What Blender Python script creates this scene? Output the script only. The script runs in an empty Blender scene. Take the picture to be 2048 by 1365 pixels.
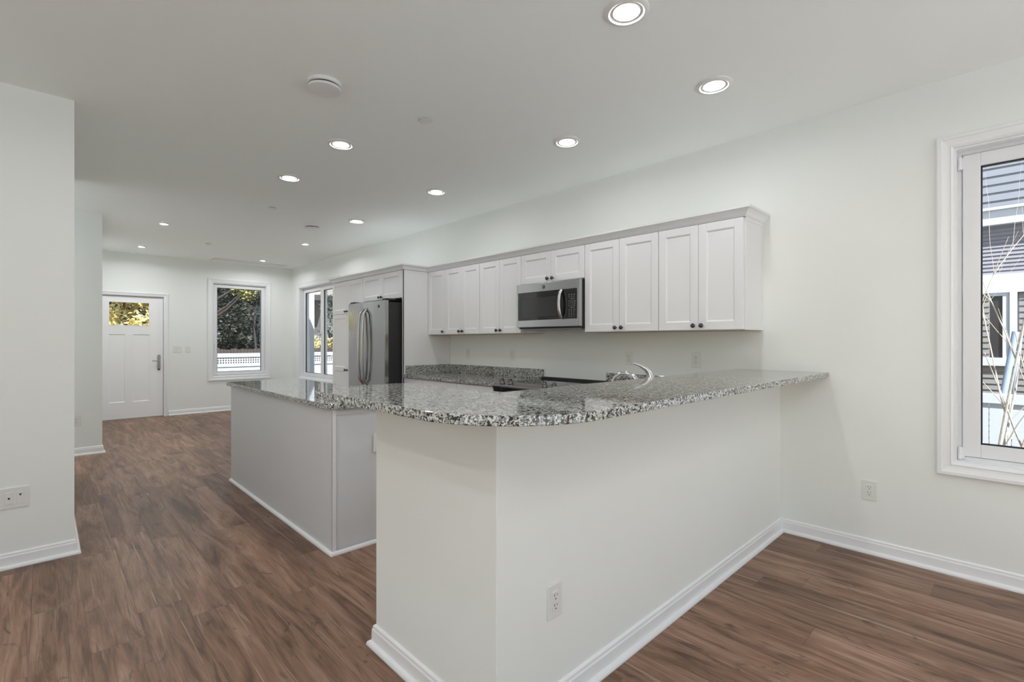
import bpy, bmesh, math, random
from mathutils import Vector, Matrix

# ------------------------------------------------------------------ camera, world, sun, exposure
sc = bpy.context.scene
COL = sc.collection
EYE = 1.29
YAW = 0.766
cam_d = bpy.data.cameras.new('camera')
cam_d.sensor_width = 36.0
cam_d.lens = 975.83 / 2048 * 36.0
cam_d.shift_y = 0.0002
cam_d.clip_start = 0.05
cam_d.clip_end = 300
cam = bpy.data.objects.new('camera', cam_d)
COL.objects.link(cam)
cam.location = (0, 0, EYE)
cam.rotation_euler = (math.pi / 2, 0, -YAW)
sc.camera = cam

SKY_STRENGTH = 0.125
SUN_ENERGY = 8.6
LAMP_BIG = 2.5
LAMP_EXTRA = 3.6  # strength of the ceiling lights added outside the view
LAMP_SMALL = 6.5
sc.view_settings.view_transform = 'Standard'
sc.view_settings.look = 'None'
sc.view_settings.exposure = 0.47
sc.view_settings.gamma = 1.0
sc.view_settings.use_curve_mapping = False

sc.cycles.max_bounces = 24
sc.cycles.diffuse_bounces = 20
sc.cycles.glossy_bounces = 6
sc.cycles.transparent_max_bounces = 16

world = bpy.data.worlds.new('sky')
sc.world = world
world.use_nodes = True
wn = world.node_tree
wn.nodes.clear()
sky = wn.nodes.new('ShaderNodeTexSky')
sky.sky_type = 'NISHITA'
sky.sun_disc = False
sky.sun_elevation = math.radians(34)
sky.sun_rotation = math.radians(235)
bgn = wn.nodes.new('ShaderNodeBackground')
bgn.inputs['Strength'].default_value = SKY_STRENGTH
won = wn.nodes.new('ShaderNodeOutputWorld')
wn.links.new(sky.outputs[0], bgn.inputs[0])
wn.links.new(bgn.outputs[0], won.inputs[0])

sun_d = bpy.data.lights.new('sun', 'SUN')
sun_d.energy = SUN_ENERGY
sun_d.angle = math.radians(0.6)
sun_d.color = (0.965, 0.985, 1.0)
sun = bpy.data.objects.new('sun', sun_d)
COL.objects.link(sun)
sun.rotation_euler = Vector((0.32, 0.52, -0.79)).to_track_quat('-Z', 'Y').to_euler()
sun.location = (-10, -21, 18)

# ------------------------------------------------------------------ key dimensions (metres)
XW = 3.629          # kitchen (right) wall
YF = 10.215         # far wall
ZC = 2.752          # ceiling
YP = 1.129          # dining side of the half wall
XP = 1.02           # end of the half wall
YB = -2.6           # wall behind the camera
XL = -2.1           # wall on the left
Y1 = 3.98           # first wall on the left
Y2 = 7.348          # second wall on the left

# ------------------------------------------------------------------ materials
MATS = {}
def nodes_of(name):
    m = bpy.data.materials.new(name)
    m.use_nodes = True
    nt = m.node_tree
    b = nt.nodes['Principled BSDF']
    MATS[name] = m
    return m, nt, b
def simple(name, color, rough=0.5, metal=0.0, spec=0.5, noise=0.0, nscale=20.0, bump=0.0, bscale=60.0, coat=0.0):
    m, nt, b = nodes_of(name)
    b.inputs['Base Color'].default_value = (*color, 1)
    b.inputs['Roughness'].default_value = rough
    b.inputs['Metallic'].default_value = metal
    b.inputs['Specular IOR Level'].default_value = spec
    b.inputs['Coat Weight'].default_value = coat
    tc = nt.nodes.new('ShaderNodeTexCoord')
    if noise:
        n = nt.nodes.new('ShaderNodeTexNoise'); n.inputs['Scale'].default_value = nscale
        n.inputs['Detail'].default_value = 4
        nt.links.new(tc.outputs['Object'], n.inputs['Vector'])
        mx = nt.nodes.new('ShaderNodeMix'); mx.data_type = 'RGBA'
        mx.inputs['A'].default_value = (*[c * (1 - noise) for c in color], 1)
        mx.inputs['B'].default_value = (*[min(1, c * (1 + noise)) for c in color], 1)
        nt.links.new(n.outputs['Fac'], mx.inputs['Factor'])
        nt.links.new(mx.outputs['Result'], b.inputs['Base Color'])
    if bump:
        n2 = nt.nodes.new('ShaderNodeTexNoise'); n2.inputs['Scale'].default_value = bscale
        n2.inputs['Detail'].default_value = 3
        nt.links.new(tc.outputs['Object'], n2.inputs['Vector'])
        bp = nt.nodes.new('ShaderNodeBump'); bp.inputs['Strength'].default_value = bump
        bp.inputs['Distance'].default_value = 0.002
        nt.links.new(n2.outputs['Fac'], bp.inputs['Height'])
        nt.links.new(bp.outputs['Normal'], b.inputs['Normal'])
    return m

simple('wall_paint', (0.862, 0.885, 0.862), 0.75, noise=0.006, nscale=1.3, bump=0.05, bscale=350)
simple('ceiling_paint', (0.92, 0.95, 0.935), 0.9, noise=0.006, nscale=1.0)
simple('door_white', (0.92, 0.925, 0.935), 0.4, noise=0.01, nscale=3)
simple('trim_white', (0.87, 0.88, 0.89), 0.32, noise=0.01, nscale=3)
simple('cabinet_white', (0.82, 0.825, 0.84), 0.36, noise=0.01, nscale=2)
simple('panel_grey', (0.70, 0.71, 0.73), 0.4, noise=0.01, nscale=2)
simple('vinyl_white', (0.84, 0.85, 0.87), 0.28, noise=0.01, nscale=4)
simple('plate_white', (0.80, 0.80, 0.78), 0.35, noise=0.01, nscale=9)
simple('slot_dark', (0.015, 0.015, 0.015), 0.6, noise=0.1)
simple('gasket', (0.02, 0.02, 0.025), 0.5, noise=0.1)
simple('chrome', (0.75, 0.75, 0.76), 0.08, 1.0, noise=0.02)
simple('nickel', (0.55, 0.54, 0.52), 0.25, 1.0, noise=0.03)
simple('knob_metal', (0.10, 0.10, 0.105), 0.22, 0.9, noise=0.05, nscale=60)
simple('knob_steel', (0.20, 0.20, 0.20), 0.25, 0.9, noise=0.05, nscale=60)
simple('deck_steel', (0.30, 0.30, 0.31), 0.22, 1.0, noise=0.03)
simple('black_case', (0.022, 0.022, 0.023), 0.45, noise=0.08, nscale=80)
simple('black_glass', (0.012, 0.012, 0.013), 0.06, spec=0.6, noise=0.05)
simple('keypad_mark', (0.30, 0.30, 0.30), 0.5, noise=0.05)
simple('mw_window', (0.035, 0.035, 0.036), 0.12, noise=0.05)
simple('cooktop_ring', (0.045, 0.042, 0.042), 0.2, noise=0.05)
simple('wood_ply', (0.50, 0.36, 0.24), 0.6, noise=0.1, nscale=6)
simple('threshold_metal', (0.35, 0.33, 0.30), 0.4, 0.6, noise=0.06)
simple('bounce_concrete', (0.78, 0.79, 0.79), 0.9, noise=0.05, nscale=8)  # pale so the added outdoor slabs reflect sun into the room
simple('bark', (0.05, 0.04, 0.034), 0.9, noise=0.35, nscale=14, bump=0.5, bscale=30)
simple('bark_pale', (0.62, 0.54, 0.44), 0.8, noise=0.45, nscale=45, bump=0.4, bscale=60)
simple('fence_vinyl', (0.58, 0.61, 0.66), 0.4, noise=0.02, nscale=2)
simple('fence_wood', (0.075, 0.058, 0.05), 0.85, noise=0.3, nscale=12)
simple('siding_blue', (0.235, 0.25, 0.285), 0.7, noise=0.05, nscale=3)
simple('siding_grey', (0.25, 0.245, 0.275), 0.7, noise=0.05, nscale=3)
simple('siding_taupe', (0.22, 0.21, 0.20), 0.7, noise=0.05, nscale=3)
simple('house_beige', (0.36, 0.30, 0.24), 0.8, noise=0.2, nscale=5)
simple('roof_dark', (0.05, 0.055, 0.06), 0.9, noise=0.2, nscale=9)
simple('pole_blue', (0.42, 0.50, 0.62), 0.35, 0.2, noise=0.04)
simple('ground', (0.16, 0.15, 0.11), 0.95, noise=0.3, nscale=2)
simple('sticker_dark', (0.03, 0.025, 0.02), 0.5, noise=0.1)

def leaf_mat(name, c1, c2, c3, scale=3.0):
    m, nt, b = nodes_of(name)
    tc = nt.nodes.new('ShaderNodeTexCoord')
    n = nt.nodes.new('ShaderNodeTexNoise'); n.inputs['Scale'].default_value = scale; n.inputs['Detail'].default_value = 5
    r = nt.nodes.new('ShaderNodeValToRGB')
    r.color_ramp.elements[0].position = 0.36; r.color_ramp.elements[0].color = (*c1, 1)
    r.color_ramp.elements[1].position = 0.64; r.color_ramp.elements[1].color = (*c3, 1)
    e = r.color_ramp.elements.new(0.5); e.color = (*c2, 1)
    nt.links.new(tc.outputs['Object'], n.inputs['Vector'])
    nt.links.new(n.outputs['Fac'], r.inputs[0])
    nt.links.new(r.outputs[0], b.inputs['Base Color'])
    b.inputs['Roughness'].default_value = 0.6
    tr = nt.nodes.new('ShaderNodeBsdfTranslucent')
    nt.links.new(r.outputs[0], tr.inputs[0])
    mx = nt.nodes.new('ShaderNodeMixShader'); mx.inputs[0].default_value = 0.35
    nt.links.new(b.outputs[0], mx.inputs[1]); nt.links.new(tr.outputs[0], mx.inputs[2])
    nt.links.new(mx.outputs[0], nt.nodes['Material Output'].inputs[0])
leaf_mat('leaf_yellow', (0.50, 0.33, 0.10), (0.74, 0.64, 0.24), (0.85, 0.84, 0.60), 2.2)
leaf_mat('leaf_olive', (0.06, 0.07, 0.02), (0.30, 0.28, 0.08), (0.66, 0.60, 0.25), 3.0)
leaf_mat('leaf_dark', (0.012, 0.016, 0.014), (0.035, 0.042, 0.028), (0.13, 0.13, 0.09), 2.5)
leaf_mat('leaf_blue', (0.02, 0.035, 0.04), (0.05, 0.08, 0.085), (0.10, 0.14, 0.12), 2.5)
leaf_mat('leaf_grey', (0.12, 0.11, 0.10), (0.26, 0.25, 0.23), (0.42, 0.41, 0.38), 3.0)

def glass_mat():
    m, nt, b = nodes_of('window_glass')
    nt.nodes.remove(b)
    t = nt.nodes.new('ShaderNodeBsdfTransparent'); t.inputs[0].default_value = (0.97, 0.98, 0.98, 1)
    g = nt.nodes.new('ShaderNodeBsdfGlossy'); g.inputs['Roughness'].default_value = 0.0
    f = nt.nodes.new('ShaderNodeFresnel'); f.inputs[0].default_value = 1.45
    mx = nt.nodes.new('ShaderNodeMixShader')
    ge = nt.nodes.new('ShaderNodeNewGeometry')
    ml = nt.nodes.new('ShaderNodeMath'); ml.operation = 'SUBTRACT'; ml.use_clamp = True
    nt.links.new(f.outputs[0], ml.inputs[0]); nt.links.new(ge.outputs['Backfacing'], ml.inputs[1])
    nt.links.new(ml.outputs[0], mx.inputs[0]); nt.links.new(t.outputs[0], mx.inputs[1]); nt.links.new(g.outputs[0], mx.inputs[2])
    nt.links.new(mx.outputs[0], nt.nodes['Material Output'].inputs[0])
glass_mat()

def emis(name, color, strength):
    m, nt, b = nodes_of(name)
    b.inputs['Base Color'].default_value = (*color, 1)
    b.inputs['Emission Color'].default_value = (*color, 1)
    b.inputs['Emission Strength'].default_value = strength
emis('lamp_lens', (1.0, 0.98, 0.96), 3.0)

def steel_mat(name, color, rough, axis_scale, bump):
    m, nt, b = nodes_of(name)
    b.inputs['Base Color'].default_value = (*color, 1)
    b.inputs['Metallic'].default_value = 1.0
    tc = nt.nodes.new('ShaderNodeTexCoord')
    mp = nt.nodes.new('ShaderNodeMapping'); mp.inputs['Scale'].default_value = axis_scale
    n = nt.nodes.new('ShaderNodeTexNoise'); n.inputs['Scale'].default_value = 1.0; n.inputs['Detail'].default_value = 2
    nt.links.new(tc.outputs['Object'], mp.inputs[0]); nt.links.new(mp.outputs[0], n.inputs['Vector'])
    bp = nt.nodes.new('ShaderNodeBump'); bp.inputs['Strength'].default_value = bump; bp.inputs['Distance'].default_value = 0.01
    nt.links.new(n.outputs['Fac'], bp.inputs['Height']); nt.links.new(bp.outputs['Normal'], b.inputs['Normal'])
    mr = nt.nodes.new('ShaderNodeMapRange'); mr.inputs['To Min'].default_value = rough * 0.8; mr.inputs['To Max'].default_value = rough * 1.3
    nt.links.new(n.outputs['Fac'], mr.inputs[0]); nt.links.new(mr.outputs[0], b.inputs['Roughness'])
steel_mat('steel', (0.40, 0.40, 0.41), 0.13, (7.0, 7.0, 1.0), 0.55)
steel_mat('steel_flat', (0.52, 0.52, 0.53), 0.20, (2.0, 60.0, 60.0), 0.03)
steel_mat('steel_side', (0.30, 0.30, 0.31), 0.35, (6.0, 6.0, 1.0), 0.05)

def granite_mat():
    m, nt, b = nodes_of('granite')
    L = nt.links.new
    tc = nt.nodes.new('ShaderNodeTexCoord')
    def noise(scale, detail, rough=0.6):
        n = nt.nodes.new('ShaderNodeTexNoise'); n.inputs['Scale'].default_value = scale
        n.inputs['Detail'].default_value = detail; n.inputs['Roughness'].default_value = rough
        L(tc.outputs['Object'], n.inputs['Vector']); return n
    def vor(scale):
        n = nt.nodes.new('ShaderNodeTexVoronoi'); n.inputs['Scale'].default_value = scale
        L(tc.outputs['Object'], n.inputs['Vector']); return n
    def ramp(src, stops):
        r = nt.nodes.new('ShaderNodeValToRGB'); r.color_ramp.interpolation = 'LINEAR'
        r.color_ramp.elements[0].position = stops[0][0]; r.color_ramp.elements[0].color = (*stops[0][1], 1)
        r.color_ramp.elements[1].position = stops[1][0]; r.color_ramp.elements[1].color = (*stops[1][1], 1)
        for p, c in stops[2:]:
            e = r.color_ramp.elements.new(p); e.color = (*c, 1)
        L(src, r.inputs[0]); return r
    v = vor(170.0)
    sep = nt.nodes.new('ShaderNodeSeparateColor'); L(v.outputs['Color'], sep.inputs[0])
    base = ramp(sep.outputs[0], [(0.0, (0.17, 0.175, 0.165)), (1.0, (0.74, 0.74, 0.70)), (0.35, (0.38, 0.385, 0.365)), (0.6, (0.60, 0.60, 0.57))])
    n1 = noise(85.0, 3.0, 0.55)
    dark = ramp(n1.outputs['Fac'], [(0.535, (0, 0, 0)), (0.575, (1, 1, 1))])
    n2 = noise(200.0, 2.0)
    dark2 = ramp(n2.outputs['Fac'], [(0.56, (0, 0, 0)), (0.60, (1, 1, 1))])
    n3 = noise(60.0, 2.0)
    light = ramp(n3.outputs['Fac'], [(0.58, (0, 0, 0)), (0.62, (1, 1, 1))])
    m1 = nt.nodes.new('ShaderNodeMix'); m1.data_type = 'RGBA'
    L(light.outputs[0], m1.inputs['Factor']); L(base.outputs[0], m1.inputs['A']); m1.inputs['B'].default_value = (0.72, 0.71, 0.67, 1)
    m2 = nt.nodes.new('ShaderNodeMix'); m2.data_type = 'RGBA'
    L(dark.outputs[0], m2.inputs['Factor']); L(m1.outputs['Result'], m2.inputs['A']); m2.inputs['B'].default_value = (0.035, 0.038, 0.034, 1)
    m3 = nt.nodes.new('ShaderNodeMix'); m3.data_type = 'RGBA'
    L(dark2.outputs[0], m3.inputs['Factor']); L(m2.outputs['Result'], m3.inputs['A']); m3.inputs['B'].default_value = (0.02, 0.022, 0.02, 1)
    L(m3.outputs['Result'], b.inputs['Base Color'])
    b.inputs['Roughness'].default_value = 0.045
    b.inputs['IOR'].default_value = 1.5
    b.inputs['Specular IOR Level'].default_value = 0.5
granite_mat()

def floor_mat():
    m, nt, b = nodes_of('plank_floor')
    L = nt.links.new
    N = nt.nodes.new
    def math_(op, a, bb=None, c=None):
        n = N('ShaderNodeMath'); n.operation = op
        for i, v in enumerate((a, bb, c)):
            if v is None: continue
            if isinstance(v, (int, float)): n.inputs[i].default_value = v
            else: L(v, n.inputs[i])
        return n.outputs[0]
    tc = N('ShaderNodeTexCoord'); sp = N('ShaderNodeSeparateXYZ'); L(tc.outputs['Object'], sp.inputs[0])
    X, Y = sp.outputs[0], sp.outputs[1]
    W, LEN = 0.182, 1.22
    rx = math_('DIVIDE', math_('ADD', X, 10.05), W)
    row = math_('FLOOR', rx)
    fx = math_('FRACT', rx)
    wn_ = N('ShaderNodeTexWhiteNoise'); wn_.noise_dimensions = '1D'; L(row, wn_.inputs['W'])
    ry = math_('ADD', math_('DIVIDE', math_('ADD', Y, 20.0), LEN), math_('MULTIPLY', wn_.outputs['Value'], 7.31))
    idx = math_('FLOOR', ry)
    fy = math_('FRACT', ry)
    cb = N('ShaderNodeCombineXYZ'); L(row, cb.inputs[0]); L(idx, cb.inputs[1])
    wn2 = N('ShaderNodeTexWhiteNoise'); wn2.noise_dimensions = '2D'; L(cb.outputs[0], wn2.inputs['Vector'])
    rs = N('ShaderNodeSeparateColor'); L(wn2.outputs['Color'], rs.inputs[0])
    # grain coordinates, offset plank by plank
    gx = math_('ADD', X, math_('MULTIPLY', rs.outputs[0], 31.0))
    gy = math_('ADD', Y, math_('MULTIPLY', rs.outputs[1], 57.0))
    def grain(sx, sy, detail, dist, rough=0.6):
        c = N('ShaderNodeCombineXYZ'); L(math_('MULTIPLY', gx, sx), c.inputs[0]); L(math_('MULTIPLY', gy, sy), c.inputs[1])
        n = N('ShaderNodeTexNoise'); n.inputs['Scale'].default_value = 1.0
        n.inputs['Detail'].default_value = detail; n.inputs['Distortion'].default_value = dist; n.inputs['Roughness'].default_value = rough
        L(c.outputs[0], n.inputs['Vector']); return n.outputs['Fac']
    def ramp(src, stops):
        r = N('ShaderNodeValToRGB')
        r.color_ramp.elements[0].position = stops[0][0]; r.color_ramp.elements[0].color = (*stops[0][1], 1)
        r.color_ramp.elements[1].position = stops[-1][0]; r.color_ramp.elements[1].color = (*stops[-1][1], 1)
        for p, c in stops[1:-1]:
            e = r.color_ramp.elements.new(p); e.color = (*c, 1)
        L(src, r.inputs[0]); return r.outputs[0]
    def mix(fac, a, bb, mode='MIX'):
        n = N('ShaderNodeMix'); n.data_type = 'RGBA'; n.blend_type = mode
        for k, v in (('Factor', fac), ('A', a), ('B', bb)):
            if isinstance(v, (int, float)): n.inputs[k].default_value = v
            elif isinstance(v, tuple): n.inputs[k].default_value = (*v, 1)
            else: L(v, n.inputs[k])
        return n.outputs['Result']
    g1 = grain(11, 1.3, 5, 1.4)
    col = ramp(g1, [(0.28, (0.100, 0.052, 0.031)), (0.43, (0.205, 0.115, 0.072)), (0.56, (0.295, 0.178, 0.120)), (0.74, (0.40, 0.262, 0.190))])
    tone = ramp(rs.outputs[2], [(0.0, (0.74, 0.72, 0.70)), (0.5, (1.0, 1.0, 1.0)), (1.0, (1.18, 1.17, 1.18))])
    col = mix(1.0, col, tone, 'MULTIPLY')
    fine = ramp(grain(120, 5, 4, 0.6, 0.7), [(0.35, (0.78, 0.76, 0.74)), (0.6, (1.08, 1.08, 1.08))])
    col = mix(0.85, col, fine, 'MULTIPLY')
    streak = ramp(grain(30, 0.9, 3, 2.2), [(0.58, (0, 0, 0)), (0.68, (1, 1, 1))])
    col = mix(math_('MULTIPLY', streak, 0.6), col, (0.075, 0.043, 0.030))
    pale = ramp(grain(26, 0.7, 2, 1.2), [(0.66, (0, 0, 0)), (0.72, (1, 1, 1))])
    col = mix(math_('MULTIPLY', pale, 0.5), col, (0.50, 0.37, 0.30))
    knots = ramp(grain(8, 3.0, 3, 2.0), [(0.62, (0, 0, 0)), (0.74, (1, 1, 1))])
    col = mix(math_('MULTIPLY', knots, 0.75), col, (0.060, 0.040, 0.032))
    # joints
    ex = math_('MULTIPLY', math_('MINIMUM', fx, math_('SUBTRACT', 1.0, fx)), W)
    ey = math_('MULTIPLY', math_('MINIMUM', fy, math_('SUBTRACT', 1.0, fy)), LEN)
    e = math_('MINIMUM', ex, ey)
    gap = math_('SUBTRACT', 1.0, math_('MINIMUM', math_('DIVIDE', e, 0.0016), 1.0))
    col = mix(math_('MULTIPLY', gap, 0.6), col, (0.04, 0.025, 0.018))
    L(col, b.inputs['Base Color'])
    b.inputs['Roughness'].default_value = 0.38
    rr = N('ShaderNodeMapRange'); rr.inputs['To Min'].default_value = 0.34; rr.inputs['To Max'].default_value = 0.5
    L(g1, rr.inputs[0]); L(rr.outputs[0], b.inputs['Roughness'])
    b.inputs['Specular IOR Level'].default_value = 0.32
    bp = N('ShaderNodeBump'); bp.inputs['Strength'].default_value = 0.25; bp.inputs['Distance'].default_value = 0.0015
    h = math_('SUBTRACT', grain(90, 4, 3, 0.5), math_('MULTIPLY', gap, 1.5))
    L(h, bp.inputs['Height']); L(bp.outputs['Normal'], b.inputs['Normal'])
floor_mat()

# ------------------------------------------------------------------ geometry helpers
class MB:
    def __init__(s): s.bm = bmesh.new()
    def box(s, x0, x1, y0, y1, z0, z1):
        x0, x1 = sorted((x0, x1)); y0, y1 = sorted((y0, y1)); z0, z1 = sorted((z0, z1))
        v = [s.bm.verts.new(p) for p in ((x0,y0,z0),(x1,y0,z0),(x1,y1,z0),(x0,y1,z0),(x0,y0,z1),(x1,y0,z1),(x1,y1,z1),(x0,y1,z1))]
        for f in ((0,3,2,1),(4,5,6,7),(0,1,5,4),(1,2,6,5),(2,3,7,6),(3,0,4,7)):
            s.bm.faces.new([v[i] for i in f])
        return s
    def prism(s, pts, a, b, axis='z'):
        """closed polygon pts (2D) extruded from a to b along axis"""
        def P(p, t):
            return {'z': (p[0], p[1], t), 'y': (p[0], t, p[1]), 'x': (t, p[0], p[1])}[axis]
        A = [s.bm.verts.new(P(p, a)) for p in pts]; B = [s.bm.verts.new(P(p, b)) for p in pts]
        n = len(pts)
        s.bm.faces.new(A); s.bm.faces.new(B[::-1])
        for i in range(n):
            s.bm.faces.new((A[i], B[i], B[(i+1) % n], A[(i+1) % n]))
        return s
    def tube(s, pts, r, seg=12, caps=True):
        pts = [Vector(p) for p in pts]
        rs = r if isinstance(r, (list, tuple)) else [r] * len(pts)
        rings = []
        up = None
        for i, p in enumerate(pts):
            d = (pts[min(i+1, len(pts)-1)] - pts[max(i-1, 0)]).normalized()
            if up is None:
                up = Vector((0, 0, 1)) if abs(d.z) < 0.9 else Vector((1, 0, 0))
            u = d.cross(up)
            if u.length < 1e-5: u = d.orthogonal()
            u.normalize(); w = u.cross(d).normalized(); up = w
            rings.append([s.bm.verts.new(p + (u * math.cos(2*math.pi*k/seg) + w * math.sin(2*math.pi*k/seg)) * rs[i]) for k in range(seg)])
        for a, b in zip(rings, rings[1:]):
            for k in range(seg):
                s.bm.faces.new((a[k], a[(k+1) % seg], b[(k+1) % seg], b[k]))
        if caps:
            s.bm.faces.new(rings[0][::-1]); s.bm.faces.new(rings[-1])
        return s
    def lathe(s, prof, mat=None, seg=40):
        """profile [(r, z)] spun about local z; mat maps to place"""
        M = mat or Matrix.Identity(4)
        rings = []
        for r, z in prof:
            if r < 1e-6:
                rings.append([s.bm.verts.new(M @ Vector((0, 0, z)))])
            else:
                rings.append([s.bm.verts.new(M @ Vector((r*math.cos(2*math.pi*k/seg), r*math.sin(2*math.pi*k/seg), z))) for k in range(seg)])
        for a, b in zip(rings, rings[1:]):
            if len(a) == 1 and len(b) == 1: continue
            for k in range(seg):
                k2 = (k+1) % seg
                if len(a) == 1: s.bm.faces.new((a[0], b[k2], b[k]))
                elif len(b) == 1: s.bm.faces.new((a[k], a[k2], b[0]))
                else: s.bm.faces.new((a[k], a[k2], b[k2], b[k]))
        return s
    def sweep(s, path, prof, side=1, closed=False, place=lambda u, v, w: (u, v, w)):
        """profile [(d, w)] swept along a 2D path; d is offset to the given side, w the third axis"""
        n = len(path); cols = []
        for i, p in enumerate(path):
            def nrm(a, b):
                dx, dy = b[0]-a[0], b[1]-a[1]; l = math.hypot(dx, dy)
                return (-dy/l*side, dx/l*side)
            prev = path[i-1] if (i > 0 or closed) else None
            nxt = path[(i+1) % n] if (i < n-1 or closed) else None
            if prev is None: m = nrm(p, nxt); k = 1
            elif nxt is None: m = nrm(prev, p); k = 1
            else:
                a, b = nrm(prev, p), nrm(p, nxt)
                m = (a[0]+b[0], a[1]+b[1]); l2 = m[0]**2 + m[1]**2
                k = 2 / l2 if l2 > 1e-6 else 1
            cols.append([s.bm.verts.new(place(p[0]+m[0]*k*d, p[1]+m[1]*k*d, w)) for d, w in prof])
        rng = range(n) if closed else range(n-1)
        q = len(prof)
        for i in rng:
            a, b = cols[i], cols[(i+1) % n]
            for j in range(q):
                s.bm.faces.new((a[j], b[j], b[(j+1) % q], a[(j+1) % q]))
        if not closed:
            s.bm.faces.new(cols[0][::-1]); s.bm.faces.new(cols[-1])
        return s
    def mesh(s, name):
        bmesh.ops.recalc_face_normals(s.bm, faces=s.bm.faces)
        me = bpy.data.meshes.new(name); s.bm.to_mesh(me); s.bm.free(); return me

def put(name, mb, mat, parent=None, bevel=0.0, smooth=False, label=None, seg=2, loc=None, rot=None):
    me = mb.mesh(name) if isinstance(mb, MB) else mb
    if not me.materials: me.materials.append(MATS[mat])
    o = bpy.data.objects.new(name, me); COL.objects.link(o)
    if parent is not None: o.parent = parent
    if loc: o.location = loc
    if rot: o.rotation_euler = rot
    if bevel:
        m = o.modifiers.new('bevel', 'BEVEL'); m.width = bevel; m.segments = seg; m.limit_method = 'ANGLE'; m.angle_limit = math.radians(40)
        m.harden_normals = False
    if smooth:
        for p in me.polygons: p.use_smooth = True
        try:
            me.set_sharp_from_angle(angle=math.radians(40))
        except Exception: pass
    if label: o['label'] = label
    return o
def tag(o, label, cat, group=None, kind=None):
    o['label'] = label; o['category'] = cat
    if group: o['group'] = group
    if kind: o['kind'] = kind
    return o
def thing(name, label, cat, loc=(0, 0, 0), rz=0.0, group=None, kind=None):
    o = bpy.data.objects.new(name, None); COL.objects.link(o)
    o.empty_display_size = 0.05
    o.location = loc; o.rotation_euler = (0, 0, rz)
    return tag(o, label, cat, group, kind)
def struct(name, mb, mat, label, cat, bevel=0.0, parent=None):
    o = put(name, mb, mat, parent, bevel)
    return tag(o, label, cat, kind='structure')
RW = -math.pi / 2      # things on the kitchen wall: local x runs right, local y into the wall

def wall_with_holes(mb, a0, a1, z0, z1, t0, t1, holes, axis):
    """slab along axis ('x' or 'y') from a0..a1; holes (b0,b1,c0,c1)"""
    def bx(u0, u1, w0, w1):
        if u1 - u0 < 1e-6 or w1 - w0 < 1e-6: return
        if axis == 'x': mb.box(u0, u1, t0, t1, w0, w1)
        else: mb.box(t0, t1, u0, u1, w0, w1)
    cur = a0
    for b0, b1, c0, c1 in sorted(holes):
        bx(cur, b0, z0, z1); bx(b0, b1, z0, c0); bx(b0, b1, c1, z1); cur = b1
    bx(cur, a1, z0, z1)

# ------------------------------------------------------------------ shell
struct('floor', MB().box(XL, XW, YB, YF, -0.12, 0.0), 'plank_floor', 'brown wood-look plank floor with knots running towards the front door', 'floor')
struct('ceiling', MB().box(XL-0.2, XW+0.2, YB-0.2, YF+0.2, ZC, ZC+0.2), 'ceiling_paint', 'flat white ceiling dotted with recessed lights', 'ceiling')
W1 = (-0.82, 0.252, 0.618, 2.356)      # near window opening on the kitchen wall (y0,y1,z0,z1)
W2 = (7.99, 9.783, 0.582, 2.33)        # far window opening on the kitchen wall
mb = MB(); wall_with_holes(mb, YB-0.2, YF+0.2, -0.12, ZC, XW, XW+0.15, [W1, W2], 'y')
struct('wall_right', mb, 'wall_paint', 'long white kitchen wall on the right', 'wall')
W3 = (2.238, 3.156, 0.640, 2.365)
D1 = (0.575, 1.507, -0.12, 2.062)
mb = MB(); wall_with_holes(mb, XL, XW, -0.12, ZC, YF, YF+0.2, [D1, W3], 'x')
struct('wall_far', mb, 'wall_paint', 'white far wall with the front door and a window', 'wall')
D2 = (-1.55, 3.25, -0.12, 2.36)        # unseen glazing behind the camera, added to let daylight in
mb = MB(); wall_with_holes(mb, XL-0.2, XW, -0.12, ZC, YB-0.2, YB, [D2], 'x')
struct('wall_back', mb, 'wall_paint', 'white wall behind the camera', 'wall')
W5 = (-1.9, 1.0, 0.45, 2.36)           # window band left of the camera, unseen, added for daylight
W6 = (6.0, 7.3, 0.45, 2.36)            # stair hall window, unseen, added to light the far end
mb = MB(); wall_with_holes(mb, YB, YF+0.2, -0.12, ZC, XL-0.2, XL, [W5, W6], 'y')
struct('wall_left', mb, 'wall_paint', 'white wall on the left side of the room', 'wall')
struct('wall_closet', MB().box(XL, 0.139, Y1, 5.95, 0, ZC), 'wall_paint', 'nearest white wall at the left edge of the photo', 'wall')
struct('wall_entry', MB().box(XL, 0.497, Y2, YF, 0, ZC), 'wall_paint', 'white wall return just left of the front door', 'wall')
mb = MB()
HW = [(XP, YP), (XW, YP), (XW, YP+0.125), (XP+0.125, YP+0.125), (XP+0.125, 1.893), (XP, 1.893)]
mb.prism(HW, 0.0, 1.0595)
struct('wall_peninsula', mb, 'wall_paint', 'white half wall carrying the raised bar top', 'half wall', bevel=0.003)

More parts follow.
